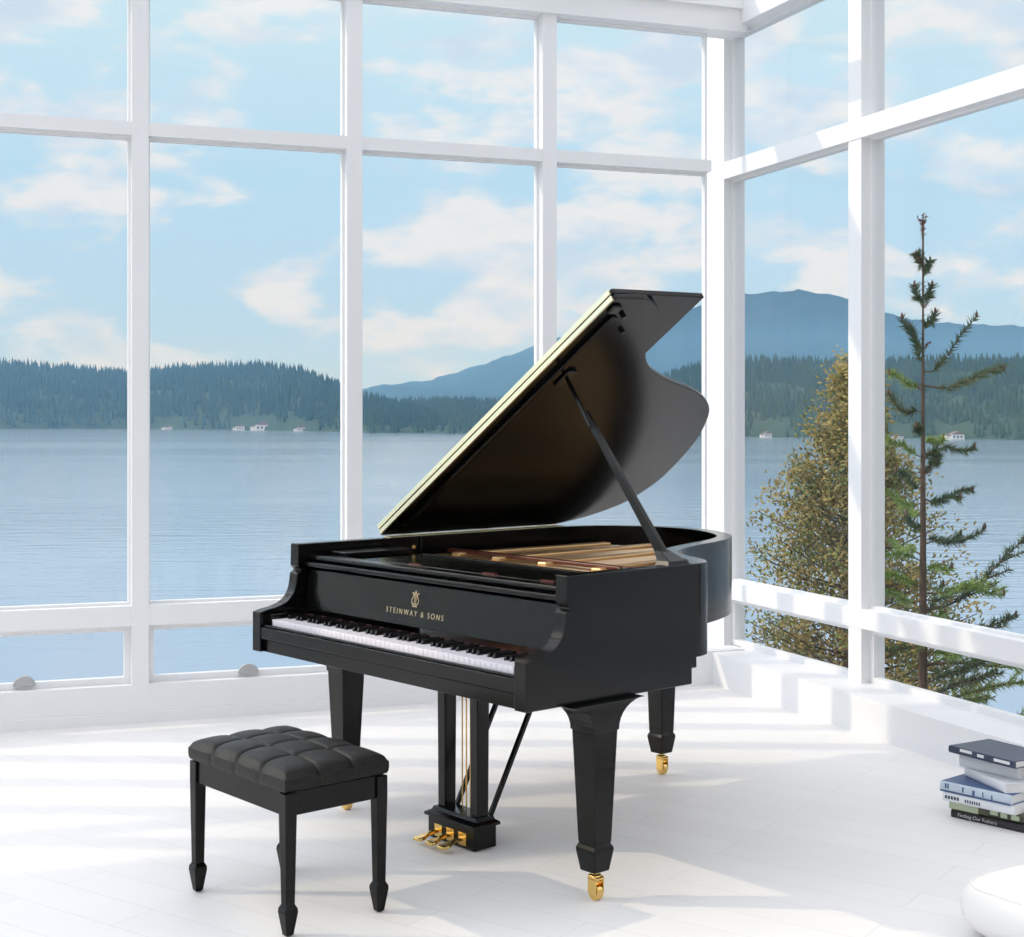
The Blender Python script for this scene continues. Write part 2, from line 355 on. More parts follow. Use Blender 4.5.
for q in ((1.42,.56,0),(1.34,.62,0)): MB().lathe([(.009,-.015),(.009,0)],q,12).build('lid_bumper','ebony',L)
MB().box(1.02,1.11,.545,.59,-.014,0).build('prop_cup','ebony',L,bevel=.003)
for y0,y1 in ((.50,.56),(.9,.96),(1.22,1.28)):
    MB().lathe([(.005,y0),(.005,y1)],(-.003,0,-.003),10,'y').build('lid_side_hinge','palebrass',L)
MB().box(.005,.012,.42,1.34,TOP+.001,TOP+.006).box(.005,.05,.42,1.34,TOP+.0005,TOP+.004).build('hinge_strip','palebrass',P)
# prop
tip=lm@Vector((1.07,.569,-.01)); base=Vector((1.452,.485,.975))
d=tip-base
PR=MB().bar(base+d*.03,base+d*.80,.034,.022,(0,1,0),.022,.016).build('lid_prop',LQ,P,bevel=.003)
MB().bar(base+d*.72+Vector((0,-.014,0)),tip,.013,.010,(0,1,0)).build('prop_extension',LQ,PR,bevel=.002)
MB().loft([[(1.425,.44,TOP-.01),(1.495,.44,TOP-.01),(1.495,.56,TOP-.01),(1.425,.56,TOP-.01)],[(1.43,.45,TOP+.012),(1.485,.45,TOP+.012),(1.485,.53,TOP+.012),(1.43,.53,TOP+.012)],[tuple(base+d*.08+Vector(q)) for q in ((-.014,-.018,0),(.016,-.018,0),(.016,.02,0),(-.014,.02,0))]]).build('prop_foot',LQ,PR,bevel=.003)
# legs
def sq(cx,cy,h,z,hy=None): hy=hy or h; return [(cx-h,cy-hy,z),(cx+h,cy-hy,z),(cx+h,cy+hy,z),(cx-h,cy+hy,z)]
def leg(cx,cy,zt,flare):
    lg=MB().loft([sq(cx,cy,.034,.165),sq(cx,cy,.036,.18),sq(cx,cy,.05,zt-(.06 if flare else 0))]).build('leg',LQ,P,bevel=.003)
    MB().loft([sq(cx,cy,.031,.088),sq(cx,cy,.041,.150),sq(cx,cy,.041,.158),sq(cx,cy,.035,.17)]).build('leg_foot',LQ,lg,bevel=.003)
    if flare:
        fr=[]
        for k in range(9):
            a=k/8*math.pi/2; fr.append((zt-.09+.09*math.sin(a)*1.0, .052+.10*(1-math.cos(a)), .052+.012*(1-math.cos(a))))
        MB().loft([sq(cx,cy+0,hx,z,hy) for z,hy,hx in fr]).build('leg_bracket',LQ,lg,bevel=.002)
    c=MB(); c.lathe([(.010,.088),(.012,.086),(.012,.078),(.02,.076),(.02,.070),(.008,.068),(.008,.05)],(cx,cy,0),16)
    for sx in (-1,1): c.box(cx-.012,cx+.022,cy+sx*.016-.002,cy+sx*.016+.002,.02,.072)
    c.box(cx-.012,cx+.022,cy-.018,cy+.018,.062,.068)
    cs=c.build('caster','brass',lg,bevel=.001,smooth=True)
    MB().lathe([(.001,-.011),(.018,-.012),(.0235,-.009),(.0235,.009),(.018,.012),(.001,.011)],(cx+.004,cy,.0235),24,'y').build('caster_wheel','brass',cs,smooth=True)
    return lg
leg(1.475,.135,.60,True); leg(.15,.145,.60,True); leg(.545,1.415,.70,False)
MB().box(.36,.70,1.28,1.52,.685,.70).build('leg_plate',LQ,P)
# beams under the case
for a,b in (((.2,.5),(.5,1.5)),((1.2,.5),(.6,1.5)),((.75,.5),(.56,1.45))): MB().bar((a[0],a[1],.72),(b[0],b[1],.72),.07,.07).build('case_beam','darkwood',P)
# pedal lyre
LX=.755; LYR=MB().loft([sq(LX,.205,.125,.004,.048),sq(LX,.205,.125,.078,.048)]).build('pedal_box',LQ,P,bevel=.003)
MB().loft([sq(LX,.205,.136,.078,.058),sq(LX,.205,.136,.088,.058),sq(LX,.21,.12,.096,.042),sq(LX,.21,.116,.108,.038)]).build('pedal_box_cap',LQ,LYR,bevel=.002)
for x in (LX-.088,LX+.088):
    MB().loft([sq(x,.21,.019,.104,.024),sq(x,.21,.021,.60,.027)]).build('lyre_pillar',LQ,P,bevel=.003)
MB().box(LX-.13,LX+.13,.16,.28,.585,.602).build('lyre_top_block',LQ,P,bevel=.003)
for x in (LX-.09,LX+.09): MB().bar((x,.25,.09),(x,.56,.66),.016,.016,(1,0,0)).build('lyre_brace',LQ,P,bevel=.003)
for x in (-.022,0,.022): MB().tube([(LX+x,.225,.10),(LX+x,.225,.60)],.0026,8).build('pedal_rod','brass',P)
for x in (-.065,0,.065):
    q=[(.158,.012,.036),(.13,.009,.035),(.105,.010,.029),(.088,.018,.025),(.07,.021,.023),(.056,.013,.023)]
    pm=MB(); pm.loft([[(LX+x-w,y,z-.005),(LX+x+w,y,z-.005),(LX+x+w*.8,y,z+.006),(LX+x-w*.8,y,z+.006)] for y,w,z in q])
    pe=pm.build('pedal','brass',P,bevel=.002,smooth=True)
    MB().box(LX+x-.02,LX+x+.02,.1535,.158,.014,.056).build('pedal_plate','brass',pe)

# ------------------------------------------------------------------ bench
Rz=Matrix.Rotation(PA,4,'Z')
bc=Vector((-.82,5.37,0))+Rz@Vector((.885,-.572,0))
B=empty('piano_bench',bc,PA); tag(B,'black piano bench with tufted leather seat standing before the keyboard','bench')
BX,BY=.255,.155
nx,ny,sub=4,3,16
hx,hy=.274,.178
gx=nx*sub; gy=ny*sub
verts=[];faces=[]
def seg(t,n):
    u=(t*n)%1.0; return u
for j in range(gy+1):
    for i in range(gx+1):
        u=i/gx; v=j/gy
        cu_=abs(math.sin(math.pi*u*nx)); cv=abs(math.sin(math.pi*v*ny))
        tuft=.018*(min(cu_,1)**.45)*(min(cv,1)**.45)
        ed=min(u*nx,(1-u)*nx,v*ny,(1-v)*ny)
        edge=min(1,ed/.35); bul=.022*(1-(2*u-1)**2)**.5*(1-(2*v-1)**2)**.5 if 0<u<1 and 0<v<1 else 0
        # outer edges keep their height: only inner seams dip
        iu=1 if (u*nx<.5 or u*nx>nx-.5) else cu_**.28
        iv=1 if (v*ny<.5 or v*ny>ny-.5) else cv**.28
        if u*nx<.5 or u*nx>nx-.5: a=iv
        elif v*ny<.5 or v*ny>ny-.5: a=iu
        else: a=iu*iv if True else 0
        z=.448+bul+.014*a-.020*(1-math.sqrt(max(0,1-(1-edge)**2)))
        verts.append(((u*2-1)*(hx-.003),(v*2-1)*(hy-.003),z))
for j in range(gy):
    for i in range(gx):
        a=j*(gx+1)+i; faces.append((a,a+1,a+gx+2,a+gx+1))
# skirt
loop=[i for i in range(gx+1)]+[j*(gx+1)+gx for j in range(1,gy+1)]+[gy*(gx+1)+i for i in range(gx-1,-1,-1)]+[j*(gx+1) for j in range(gy-1,0,-1)]
prev=loop
for z,s_ in ((.440,1.012),(.425,1.014),(.412,1.008),(.404,.99)):
    cur=[]
    for k in loop:
        x,y,_=verts[k]; cur.append(len(verts)); 
        # vertical seams on the sides
        fx=abs(math.sin(math.pi*((x/(hx-.003)+1)/2)*nx)); fy=abs(math.sin(math.pi*((y/(hy-.003)+1)/2)*ny))
        onx=abs(abs(y)-(hy-.003))<1e-4; dd=fx if onx else fy
        corner=abs(abs(x)-(hx-.003))<1e-4 and onx
        k2=s_ - (0 if corner else .012*(1-min(1,dd*3)))
        verts.append((x*(k2 if not onx or corner else s_),y*(k2 if onx or corner else s_),z))
    for i in range(len(loop)):
        j=(i+1)%len(loop); faces.append((prev[i],prev[j],cur[j],cur[i]))
    prev=cur
faces.append(tuple(prev))
mbx=MB(); mbx.add(verts,faces); cush=mbx.build('seat_cushion','leather',B,smooth=True)
for p in cush.data.polygons: p.use_smooth=True
bt=None
for i in range(1,nx):
    for j in range(1,ny):
        x=(i/nx*2-1)*hx;y=(j/ny*2-1)*hy; z=.450+.022*math.sqrt((1-(x/hx)**2)*(1-(y/hy)**2))
        if not bt: bt=MB().lathe([(.009,-.004),(.0095,.001),(.007,.004),(.001,.0055)],(0,0,0),14).build('seat_button','leather',cush,smooth=True)
        else: bt=copyobj(bt,cush)
        bt.location=(x,y,z)
ap=MB(); 
for y in (-BY,BY): ap.box(-BX,BX,y-.011,y+.011,.335,.402)
for x in (-BX,BX): ap.box(x-.011,x+.011,-BY,BY,.335,.402)
ap.build('apron','bench_wood',B,bevel=.002)
lg=MB().loft([sq(0,0,.006,0),sq(0,0,.012,.006),sq(0,0,.021,.068),sq(0,0,.0205,.078),sq(0,0,.0145,.09),sq(0,0,.0185,.34),sq(0,0,.0185,.400)]).build('leg','bench_wood',B,bevel=.0025); lg.location=(-BX,-BY,0)
for x,y in ((BX,-BY),(BX,BY),(-BX,BY)): copyobj(lg,B,(x,y,0))

# ------------------------------------------------------------------ books
def book(name,loc,rz,Lg,Wd,T,cover,spine,label,paper=False,tilt=0,band=None,hard=True):
    """local x along the spine (0..Lg), y into the pages (0..Wd)"""
    b=empty(name,loc,rz); b.rotation_euler=(0,tilt,rz); tag(b,label,'book','books in the floor stack')
    ct=.0025 if hard else .0008; ov=.004 if hard else 0
    n=7; sp=[]
    for k in range(n+1):
        a=math.pi/2+math.pi*k/n; sp.append((.006*math.cos(a),T/2+T/2*math.sin(a)))
    MB().box(ov,Lg-ov,.003,Wd-ov,ct,T-ct).build('pages','paper',b)
    MB().box(0,Lg,0,Wd,T-ct,T).build('front_cover',cover,b,bevel=.0006)
    MB().box(0,Lg,0,Wd,0,ct).build('back_cover',cover,b,bevel=.0006)
    s=MB().prism([(p[0],p[1]) for p in sp]+[(.003,ct),(.003,T-ct)],0,Lg,'x').build('spine',spine,b)
    if band:
        bm_=M[band[2]]; MB().prism([(p[0]-.0006,p[1]) for p in sp],band[0]*Lg,band[1]*Lg,'x').build('spine_band',bm_,s)
    return b,s
def marks(s,T,xs,m,h=.45,y=-.0075):
    mb=MB()
    for a,b,zc in xs: mb.box(a,b,y,y+.0012,T*(zc-h/2),T*(zc+h/2))
    return mb.build('spine_print',m,s)
A=math.radians(-48)
bx,by=1.592,5.25
b,s=book('book',(bx,by,0),A,.30,.20,.027,'blackcover','blackcover','black book with white spine lettering lying on the floor at the bottom of the stack')
add_text('spine_title','Finding Our Fathers',.019,'whiteink',s,Matrix.Translation((.105,-.0065,.0135))@Matrix.Rotation(math.radians(90),4,'X'),1.0)
b,s=book('book',(bx-.004,by+.008,.0275),A+.03,.30,.20,.032,'olive','olive','olive book with pale green spine end, second from the bottom of the stack',band=(0,.38,'palegreen'))
marks(s,.032,[(.16,.19,.6),(.2,.225,.5),(.24,.27,.5)],'palegreen',.5)
b,s=book('book',(bx-.03,by+.0,.060),A-.0,.28,.19,.032,'whitecover','whitecover','white paperback with small dark print on its spine beneath the blue book',hard=False)
marks(s,.032,[(.01+.012*k,.018+.012*k,.5) for k in range(5)]+[(.09+.009*k,.095+.009*k,.45) for k in range(7)],'ink',.35,-.0068)
b,s=book('book',(bx-.035,by+.012,.0925),A-.02,.28,.20,.036,'bluecover','palespine','blue hardback with pale spine and dark marks in the middle of the stack')
marks(s,.036,[(.02,.026,.6),(.03,.035,.6),(.09,.096,.55),(.13,.14,.45),(.17,.174,.5),(.205,.21,.4)],'bluecover',.5,-.0068)
marks(s,.036,[(0,.28,.08)],'bluecover',.16,-.0068)
b,s=book('book',(bx+.075,by+.075,.129),A-.50,.26,.19,.034,'whitecover','whitecover','thin white book turned askew on top of the blue hardback')
b,s=book('book',(bx+.055,by+.08,.1635),A-.10,.25,.19,.048,'whitecover','whitecover','thick white book directly beneath the navy book',hard=True)
b,s=book('book',(bx+.018,by+.085,.214),A-.20,.30,.21,.026,'navy','navy','dark navy hardback with white spine marks on top of the stack')
for q in ((.055,.11,.72),(.135,.165,.6),(.21,.28,.6)): marks(s,.026,[q],'whiteink',.4,-.0068)

# white floor cushion at the right edge
cu=empty('floor_cushion',(1.715,4.01,0),math.radians(33)); tag(cu,'white upholstered low ottoman with seam at the lower right corner','ottoman')
def rrect(hx,hy,r,z,n=8):
    o=[]
    for cx_,cy_,a0 in ((hx-r,hy-r,0),(-hx+r,hy-r,90),(-hx+r,-hy+r,180),(hx-r,-hy+r,270)):
        for k in range(n+1):
            a=math.radians(a0+90*k/n); o.append((cx_+r*math.cos(a),cy_+r*math.sin(a),z))
    return o
CHX,CHY=.40,.30
rs=[(.0,.02),(.012,.03),(.03,.06),(.034,.095),(.028,.125),(.008,.15)]
mb=MB(); mb.loft([rrect(CHX-.03+a,CHY-.03+a,.09,z) for a,z in rs]+[rrect(CHX-.055,CHY-.055,.08,.168),rrect(CHX-.13,CHY-.13,.06,.185),rrect(CHX-.25,CHY-.22,.03,.192)])
mb.build('upholstery','shell_white',cu,smooth=True)
mb=MB().tube([p for p in rrect(CHX-.018,CHY-.018,.09,.148)]+[rrect(CHX-.018,CHY-.018,.09,.148)[0]],.004,6); mb.build('seam_piping','shell_white',cu,smooth=True)
MB().loft([rrect(CHX-.05,CHY-.05,.08,0),rrect(CHX-.05,CHY-.05,.08,.022)]).build('base','shadowbase',cu)  # dark base put in for the shadow line under the ottoman

# ------------------------------------------------------------------ outdoors
LZ=CH-10.
def onpx(px,D,z=0): return ((px-CX)/F*D,D,z)
lk=MB().add([(-4000,15,LZ),(4000,15,LZ),(4000,5000,LZ),(-4000,5000,LZ)],[(0,1,2,3)]).build('lake','lake'); tag(lk,'calm blue lake behind the windows',kind='structure')
# bank below the house
mb=MB(); nxg,nyg=70,24; vs=[];fs=[]
for j in range(nyg+1):
    for i in range(nxg+1):
        x=-22+i*1.0; base_y=6.0 if x<1 else 6.0-(x-1)*1.0
        base_y=max(base_y,-25); y=base_y+ j*.9-4
        zz=-.5-max(0,(j-4))*.85+.2*math.sin(x*1.7+j)+.15*math.sin(j*2.1-x)
        if j<=4: zz=-.5
        vs.append((x,y,zz))
for j in range(nyg):
    for i in range(nxg):
        a=j*(nxg+1)+i; fs.append((a,a+1,a+nxg+2,a+nxg+1))
mb.add(vs,fs); tag(mb.build('shore_bank','rock',smooth=True),'rocky bank falling to the lake below the house',kind='structure')
# hills
sx=[-900,-300,0,60,130,180,250,300,340,370,400,450,500,560,620,650,700,745,850,950,1024,1300,1900]
ridge=[350,352,357,362,368,362,359,364,380,392,398,396,398,395,385,378,360,355,356,355,354,350,350]
shore=[428,428,429,429,429,429.5,430,431,432,433,433,433.5,434,435,435.5,436,436.5,437,438,439,440,441,442]
fdst=lambda px: F*10./(np.interp(px,sx,shore)-HY)
def hill(name,m,label):
    cols=np.arange(-900,1900,6.); rows=14; vs=[];fs=[]
    for c in cols:
        D=fdst(c); ry=np.interp(c,sx,ridge)
        for r in range(rows+1):
            t=r/rows; d=D*(1+.28*t); zt=(HY-ry-7)/F*(D*1.28)+CH
            z=LZ+(zt-LZ)*(t**.75 if t<1 else 1)+ (2.2*math.sin(c*.05+r)+1.5*math.sin(c*.021-r*1.3))*math.sin(math.pi*t)
            vs.append(onpx(c,d,z-(.3 if r==0 else 0)))
        vs.append(onpx(c,D*1.6,LZ))
    n=rows+2
    for i in range(len(cols)-1):
        for r in range(n-1): fs.append((i*n+r,(i+1)*n+r,(i+1)*n+r+1,i*n+r+1))
    o=MB().add(vs,fs).build(name,m,smooth=True); tag(o,label,kind='structure'); return o
hill('near_hill','forestb','wooded hill rising from the far shore')
# forest of small conifers over the near hill
def forest(N,name,label):
    px=rng.uniform(-250,1250,N); t=rng.uniform(0,1,N)**.8
    for hp in (262,245,301,168,958,900,768):
        near=(abs(px-hp)<15)&(t<.09); t=np.where(near,t+.1,t)
    D0=fdst(px); d=D0*(1+.28*t); ry=np.interp(px,sx,ridge); zt=(HY-ry-7)/F*(D0*1.28)+CH
    z=LZ+(zt-LZ)*t**.75
    h=rng.uniform(6,12.5,N)*(D0/1450)**.8; r=h*rng.uniform(.16,.26,N)
    k=5; ang=np.arange(k)/k*2*np.pi
    x=(px-CX)/F*d
    vv=np.zeros((N,k+1,3)); vv[:,:k,0]=x[:,None]+np.cos(ang)*r[:,None]; vv[:,:k,1]=d[:,None]+np.sin(ang)*r[:,None]; vv[:,:k,2]=(z-1)[:,None]
    vv[:,k,0]=x; vv[:,k,1]=d; vv[:,k,2]=z+h
    base=(np.arange(N)*(k+1))[:,None,None]
    tri=np.array([[j,(j+1)%k,k] for j in range(k)])[None]
    f=(base+tri).reshape(-1,3)
    me=bpy.data.meshes.new(name); me.from_pydata(vv.reshape(-1,3).tolist(),[],f.tolist()); me.materials.append(M['forest'])
    o=bpy.data.objects.new(name,me); COL.objects.link(o); tag(o,label,'forest',kind='stuff')
forest(16000,'conifer_forest','conifers covering the hills along the far shore')
# far mountain
mx_=[-900,300,375,430,480,530,560,600,650,700,745,800,850,885,920,960,1024,1200,1900]
my_=[400,398,386,380,365,348,338,330,322,305,294,290,298,313,321,324,326,330,340]
cols=np.arange(-900,1900,6.); vs=[];fs=[]
for c in cols:
    ry=np.interp(c,mx_,my_)+.8*math.sin(c*.21)+.5*math.sin(c*.47); 
    for r in range(9):
        t=r/8; D=2600+1500*t; zt=(HY-ry)/F*4100+CH; vs.append(onpx(c,D,LZ-2+(zt-LZ+2)*t**.8+(14*math.sin(c*.04+r*.9)*math.sin(math.pi*t))))
for i in range(len(cols)-1):
    for r in range(8): fs.append((i*9+r,(i+1)*9+r,(i+1)*9+r+1,i*9+r+1))
tag(MB().add(vs,fs).build('far_mountain','mount',smooth=True),'hazy blue mountain behind the forested hills',kind='structure')
# houses on the shore
def house(px,w,h,label,dy=0,wing=True):
    D=fdst(px)-4; x,y,_=onpx(px,D); b=empty('house',(x,y,LZ+dy)); tag(b,label,'house','houses on the far shore')
    w*=D/F; h*=D/F
    MB().box(-w/2,w/2,0,6,-1.5,h*.6).box(-w*.85,-w/2,1,5,-1.5,h*.4).build('wall','housewall',b)
    MB().prism([(-w*.55,h*.6),(w*.55,h*.6),(0,h)],-.4,6.4,'y').prism([(-w*.9,h*.4),(-w*.5,h*.4),(-w*.6,h*.6)],.8,5.2,'y').build('roof','houseroof',b)
    wn=MB()
    for k in range(3): wn.box(-w*.35+k*w*.28,-w*.22+k*w*.28,-.08,0,h*.15,h*.42)
    wn.build('windows','ink',b)
house(262,14,9,'largest pale house on the left shore with brown roof')
house(240,9,6,'small pale boathouse left of the largest shore house')
house(301,9,6,'small house by itself right of the largest shore house')
house(168,8,4,'low house at the foot of the left hill')
house(958,13,8,'white house on the shore behind the young pine')
house(900,8,4,'low house on the shore between window post and young pine')
house(768,8,6,'pale house at the foot of the hill right of the corner post')

# ---- foreground trees
def needles(mb,a,b,n,ln,wd,sp=1.):
    """tuft of needles round a twig a->b : thin three-sided spikes"""
    a=Vector(a);b=Vector(b);d=(b-a); L_=d.length; d.normalize(); u=d.orthogonal().normalized(); v=d.cross(u)
    for k in range(n):
        t=random.random(); ph=random.uniform(0,2*math.pi); r=u*math.cos(ph)+v*math.sin(ph)
        p=a+d*L_*t; q=p+(r*sp+d*random.uniform(.4,1.1)).normalized()*ln*random.uniform(.6,1.1)
        s_=d.cross(r)*wd; s2=(q-p).normalized().cross(s_.normalized())*wd
        mb.add([p+s_,p-s_*.5+s2,p-s_*.5-s2,q],[(0,1,3),(1,2,3),(2,0,3)])
def pine(loc,H,whorls,label,lower,seed,nd=1.0,budtop=True,lean=(0,0)):
    random.seed(seed)
    T=empty('pine_tree',loc); tag(T,label,'tree')
    tr=MB(); tr.tube([(lean[0]*(z/H)**2,lean[1]*(z/H)**2,z) for z in np.linspace(0,H,12)],[max(.006,.05*(1-z/H)**1.0*H/5) for z in np.linspace(0,H,12)],8)
    tr.build('trunk','bark',T,smooth=True)
    br=MB(); nd1=MB(); nd2=MB(); bud=MB()
    for (z,ln,up,az,g) in whorls:
        c=Vector((lean[0]*(z/H)**2,lean[1]*(z/H)**2,z)); dr=Vector((math.cos(az),math.sin(az),0))
        pts=[c+dr*ln*t+Vector((0,0,up*ln*(t**1.6)+.02*math.sin(t*7+z*9))) for t in np.linspace(0,1,7)]
        br.tube(pts,[.014*(1-.75*k/6)*min(1,ln) for k in range(7)],5)
        tgt=nd1 if g<.5 else nd2
        for k in range(1,6):
            needles(tgt,pts[k],pts[k+1],int(34*nd),.055,.0035)
            if ln>.45 and k>1:
                for sgn in (-1,1):
                    sd=Vector((-dr.y,dr.x,0))*sgn; tl=ln*.34*(1-k/7)+.07; e_=pts[k]+(sd*.8+dr*.6)*tl+Vector((0,0,.25*tl*(1+up)))
                    br.tube([pts[k],e_],[.005,.003],4); needles(tgt,pts[k],e_,int(46*nd*tl/.2),.055,.0035)
        bud.lathe([(.002,-.01),(.009,0),(.007,.02),(.001,.035)],tuple(pts[-1]),6)
    if budtop:
        for z in np.linspace(H*lower,H,7):
            for q in range(3):
                a=random.uniform(0,6.28); c=Vector((lean[0]*(z/H)**2,lean[1]*(z/H)**2,z)); needles(bud,c,c+Vector((.05*math.cos(a),.05*math.sin(a),.05)),14,.02,.004)
        z=H; needles(bud,(lean[0],lean[1],H-.05),(lean[0],lean[1],H+.02),50,.03,.005)
        for k in np.linspace(H*lower-1.0,H,26):
            c=Vector((lean[0]*(k/H)**2,lean[1]*(k/H)**2,k)); needles(nd1,c,c+Vector((0,0,.05)),10,.03,.003)
    br.build('branches','bark',T); tag(nd1.build('needles','needle',T),kind='stuff')
    if nd2.v: tag(nd2.build('young_needles','needle2',T,label='brighter green young needles'),kind='stuff')
    bud.build('buds','bud',T)
    return T
# young pine: trunk px 925, depth 8.6
D=8.6; k_=D/F
def zz(y): return CH+(HY-y)*k_
gx_,gy_=(923-CX)*k_,D; G0=-4.2
wh=[]
ang_R=-.12; ang_L=math.pi+.12
def W_(y,px_len,up,right,g=0,skew=0): wh.append((zz(y)-G0,px_len*k_,up,(ang_R if right else ang_L)+skew,g))
W_(372,52,1.1,True); W_(388,78,.22,True,.2); W_(350,22,1.6,False); W_(385,42,-.0+.25,False,.9,.3); W_(360,14,2.6,False); W_(300,9,1.2,False);W_(298,9,1,True);W_(270,7,1,True);W_(262,7,1,False);W_(330,12,1.5,True)
W_(415,36,.5,False,0);W_(455,44,.55,False,.9); W_(452,50,.12,True,.1);W_(500,48,.2,True,.2);W_(505,44,.3,False,.6);W_(545,60,.25,True);W_(560,52,.3,False,.8)
W_(610,115,.75,True,.0,.1);W_(600,60,.2,False,.9);W_(640,90,.25,True,.3);W_(650,70,.15,False,.2);W_(590,80,.05,True,.9,-.5);W_(690,90,.2,False,.8);W_(700,120,.25,True,.9);W_(665,130,.1,True,.6,-.3)
W_(740,130,.25,True,.9);W_(740,120,.2,False,.2)
for q in range(26):
    y=430+q*14; wh.append((zz(y)-G0,(18+ (y-430)*.22+random.uniform(-4,10))*k_,random.uniform(.05,.5),random.uniform(0,6.28),random.random()))
pine((gx_,gy_,G0),zz(224)-G0,wh,'young pine with tall thin leader shoot outside the right window',.78,3,nd=1.1)
# left-edge pine, outside the left windows, only its twig tips in view
wh=[(4.2,1.3,.10,.25,.0),(4.0,1.2,.1,-.5,.0),(4.5,1.0,.1,1.2,.2),(3.6,1.5,.05,.9,.1),(3.8,1.2,.1,2.6,.1),(4.9,.8,.3,3.5,0),(5.2,.5,.5,.4,0),(3.2,1.4,0,4.2,0)]
pine((-4.33,8.6,-4.2),5.6,wh,'dark pine whose needle tips show at the left edge',.95,5,nd=1.4,budtop=False)
# bushy olive-brown tree
def bushy(loc,R,Ht,n,label,seed,pf=(.8,1,1,.86,.60,.33,.04)):
    r_=np.random.default_rng(seed); random.seed(seed)
    T=empty('bushy_tree',loc); tag(T,label,'tree')
    MB().tube([(0,0,0),(.05,0,Ht*.4),(-.03,.02,Ht*.7),(0,0,Ht*.97)],[.11,.08,.05,.01],8).build('trunk','bark',T,smooth=True)
    br=MB(); A_=[[],[]]
    for q in range(n):
        t=r_.uniform(.45,1) if r_.random()<.85 else r_.uniform(.1,.45); z=Ht*t; az=r_.uniform(0,6.283); prof=np.interp(t,[.1,.6,.72,.80,.87,.93,1],pf)
        rr=R*prof*r_.uniform(.55,1.06); c0=Vector((0,0,z-.35*rr)); dirv=Vector((math.cos(az),math.sin(az),0))
        tip=c0+dirv*rr+Vector((0,0,.38*rr)); mid=c0+dirv*rr*.5+Vector((0,0,.12*rr))
        br.tube([c0,mid,tip],[.02*(1-.6*t),.012*(1-.6*t),.003],4)
        for s_ in range(9):
            p=mid.lerp(tip,s_/8.)+Vector(r_.normal(0,.055,3)); A_[0 if r_.random()<.68 else 1].append((p,dirv))
    for k,mn in ((0,'foliage'),(1,'foliage2')):
        vs=[];fs=[]
        for p,dv in A_[k]:
            for w in range(15):
                c=p+Vector(r_.normal(0,.05,3)); d_=(Vector(r_.normal(0,1,3))+dv*.8+Vector((0,0,.5))).normalized(); u=d_.orthogonal().normalized()*.011; v_=d_.cross(u).normalized()*.005
                l=r_.uniform(.03,.055); i=len(vs)
                vs+= [tuple(c),tuple(c+d_*l*.5+u+v_),tuple(c+d_*l*.5-u+v_),tuple(c+d_*l*.5-v_*1.2),tuple(c+d_*l)]
                fs+= [(i,i+1,i+2),(i,i+3,i+1),(i,i+2,i+3),(i+4,i+2,i+1),(i+4,i+1,i+3),(i+4,i+3,i+2)]
        tag(MB().add(vs,fs).build('foliage',mn,T),kind='stuff')
    br.build('branches','bark',T)
D=11.; k2=D/F
tz=-5.0
bushy(((852-CX)*k2,D,tz),.98,(CH+(HY-372)*k2)-tz,400,'olive-brown bushy conifer behind the young pine, outside the right window',4)
# unseen conifers added on the right to darken reflections in the piano side
for (x,y,h,r_,sd,lb) in ((6.0,5.6,5.2,.98,8,'added bushy conifer out of view on the right, nearest the books'),(6.8,2.9,6.1,1.05,9,'added tall bushy conifer out of view on the right, in the middle'),(7.7,.2,5.4,1.05,10,'added bushy conifer out of view on the right, farthest from the lake')):
    bushy((x,y,-2.0),r_,h,300,lb,sd)

# haze over the lake
m=bpy.data.materials.new('lake_haze'); m.use_nodes=True; t=m.node_tree; t.nodes.clear(); o=t.nodes.new('ShaderNodeOutputMaterial')
sc=t.nodes.new('ShaderNodeVolumeScatter'); sc.inputs['Color'].default_value=(.20,.50,1,1); sc.inputs['Density'].default_value=.00027; sc.inputs['Anisotropy'].default_value=.0
t.links.new(sc.outputs[0],o.inputs['Volume']); M['haze']=m
HAZE=True
if HAZE:
    tag(MB().box(-6000,6000,120,5200,LZ+.5,190).build('distance_haze','haze'),'blue haze over the far shore',kind='stuff',cat='haze')

# ------------------------------------------------------------------ sky
w=bpy.data.worlds.new('sky'); S.world=w; w.use_nodes=True; t=w.node_tree; t.nodes.clear()
def N(ty,**k):
    n=t.nodes.new(ty)
    for a,b in k.items(): setattr(n,a,b)
    return n
def math_(op,a,b=None,clamp=False):
    n=N('ShaderNodeMath',operation=op); n.use_clamp=clamp
    for i,x in enumerate((a,b)):
        if x is None: continue
        if isinstance(x,(int,float)): n.inputs[i].default_value=x
        else: t.links.new(x,n.inputs[i])
    return n.outputs[0]
tc=N('ShaderNodeTexCoord'); sep=N('ShaderNodeSeparateXYZ'); t.links.new(tc.outputs['Generated'],sep.inputs[0])
zc=sep.outputs['Z']
mp=N('ShaderNodeMapping'); mp.inputs['Scale'].default_value=(1,1,2.3); mp.inputs['Location'].default_value=(.31,.0,.12); t.links.new(tc.outputs['Generated'],mp.inputs['Vector'])
n1=N('ShaderNodeTexNoise'); n1.inputs['Scale'].default_value=9.5; n1.inputs['Detail'].default_value=9; n1.inputs['Roughness'].default_value=.56; t.links.new(mp.outputs[0],n1.inputs['Vector'])
n3=N('ShaderNodeTexNoise'); n3.inputs['Scale'].default_value=16; n3.inputs['Detail'].default_value=6; t.links.new(mp.outputs[0],n3.inputs['Vector'])
cl=N('ShaderNodeMapRange',interpolation_type='SMOOTHSTEP'); cl.inputs[1].default_value=.455; cl.inputs[2].default_value=.585; t.links.new(n1.outputs['Fac'],cl.inputs[0])
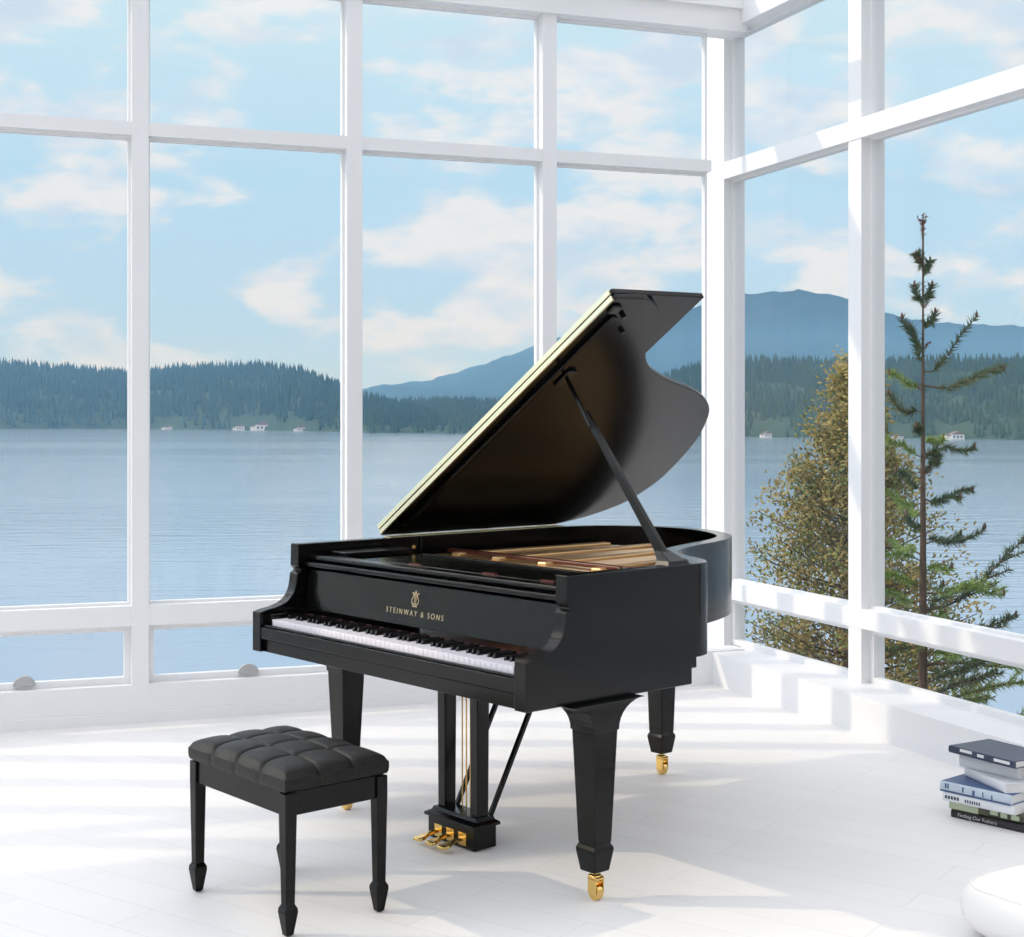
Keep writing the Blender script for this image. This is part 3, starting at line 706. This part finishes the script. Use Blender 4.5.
# fewer clouds very low; more on the right
gr=N('ShaderNodeValToRGB'); el=math_('MULTIPLY',zc,1.6); t.links.new(el,gr.inputs[0])
cr=gr.color_ramp; cr.elements[0].position=0; cr.elements[0].color=(.60,.76,.95,1); cr.elements[1].position=1; cr.elements[1].color=(1.18,1.20,1.28,1)
for p_,c_ in ((.10,(.50,.71,.93,1)),(.26,(.50,.74,.94,1)),(.42,(.60,.82,.94,1)),(.50,(.72,.90,1.0,1)),(.68,(1.08,1.12,1.22,1))):
    e=cr.elements.new(p_); e.color=c_
cc=N('ShaderNodeMix',data_type='RGBA'); cc.inputs[6].default_value=(.64,.75,.90,1); cc.inputs[7].default_value=(.95,.91,.90,1)
sh=N('ShaderNodeMapRange'); sh.inputs[1].default_value=.38; sh.inputs[2].default_value=.56; t.links.new(n3.outputs['Fac'],sh.inputs[0]); t.links.new(sh.outputs[0],cc.inputs[0])
# clouds brighter higher up
hb=N('ShaderNodeMapRange'); hb.inputs[1].default_value=.26; hb.inputs[2].default_value=.5; hb.inputs[3].default_value=1.; hb.inputs[4].default_value=1.5; t.links.new(zc,hb.inputs[0])
cb=N('ShaderNodeVectorMath',operation='SCALE'); t.links.new(cc.outputs[2],cb.inputs[0]); t.links.new(hb.outputs[0],cb.inputs['Scale'])
mxn=N('ShaderNodeMix',data_type='RGBA'); t.links.new(math_('MULTIPLY',cl.outputs[0],.78),mxn.inputs[0]); t.links.new(gr.outputs[0],mxn.inputs[6]); t.links.new(cb.outputs[0],mxn.inputs[7])
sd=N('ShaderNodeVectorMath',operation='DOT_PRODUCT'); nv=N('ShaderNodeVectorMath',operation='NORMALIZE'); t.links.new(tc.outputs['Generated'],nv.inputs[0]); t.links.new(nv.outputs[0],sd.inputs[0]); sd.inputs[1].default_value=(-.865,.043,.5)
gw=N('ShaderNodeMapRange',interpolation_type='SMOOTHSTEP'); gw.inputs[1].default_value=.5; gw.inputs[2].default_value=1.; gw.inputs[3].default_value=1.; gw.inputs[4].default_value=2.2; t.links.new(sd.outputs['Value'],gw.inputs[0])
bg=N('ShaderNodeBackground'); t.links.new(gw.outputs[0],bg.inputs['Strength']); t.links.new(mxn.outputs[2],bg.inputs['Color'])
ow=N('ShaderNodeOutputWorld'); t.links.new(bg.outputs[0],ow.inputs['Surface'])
# sun
sl=bpy.data.lights.new('sun','SUN'); sl.energy=1.5; sl.color=(1,.84,.62); sl.angle=math.radians(.6)
so=bpy.data.objects.new('sun',sl); COL.objects.link(so)
el_=math.radians(30); d=Vector((1,-.05,0)).normalized()*math.cos(el_)+Vector((0,0,-math.sin(el_)))
so.rotation_euler=d.to_track_quat('-Z','Y').to_euler(); so.location=(-8,6,8)
# camera
cd=bpy.data.cameras.new('camera'); cam=bpy.data.objects.new('camera',cd); COL.objects.link(cam); S.camera=cam
cd.sensor_fit='HORIZONTAL'; cd.sensor_width=36; cd.lens=F/1024*36; cd.shift_y=-(468.5-HY)/1024; cd.clip_end=20000; cd.clip_start=.05
cam.location=(0,0,CH); cam.rotation_euler=(math.pi/2,0,0)
S.view_settings.view_transform='Standard'; S.view_settings.look='None'; S.view_settings.gamma=1; S.view_settings.use_curve_mapping=False; S.view_settings.exposure=0
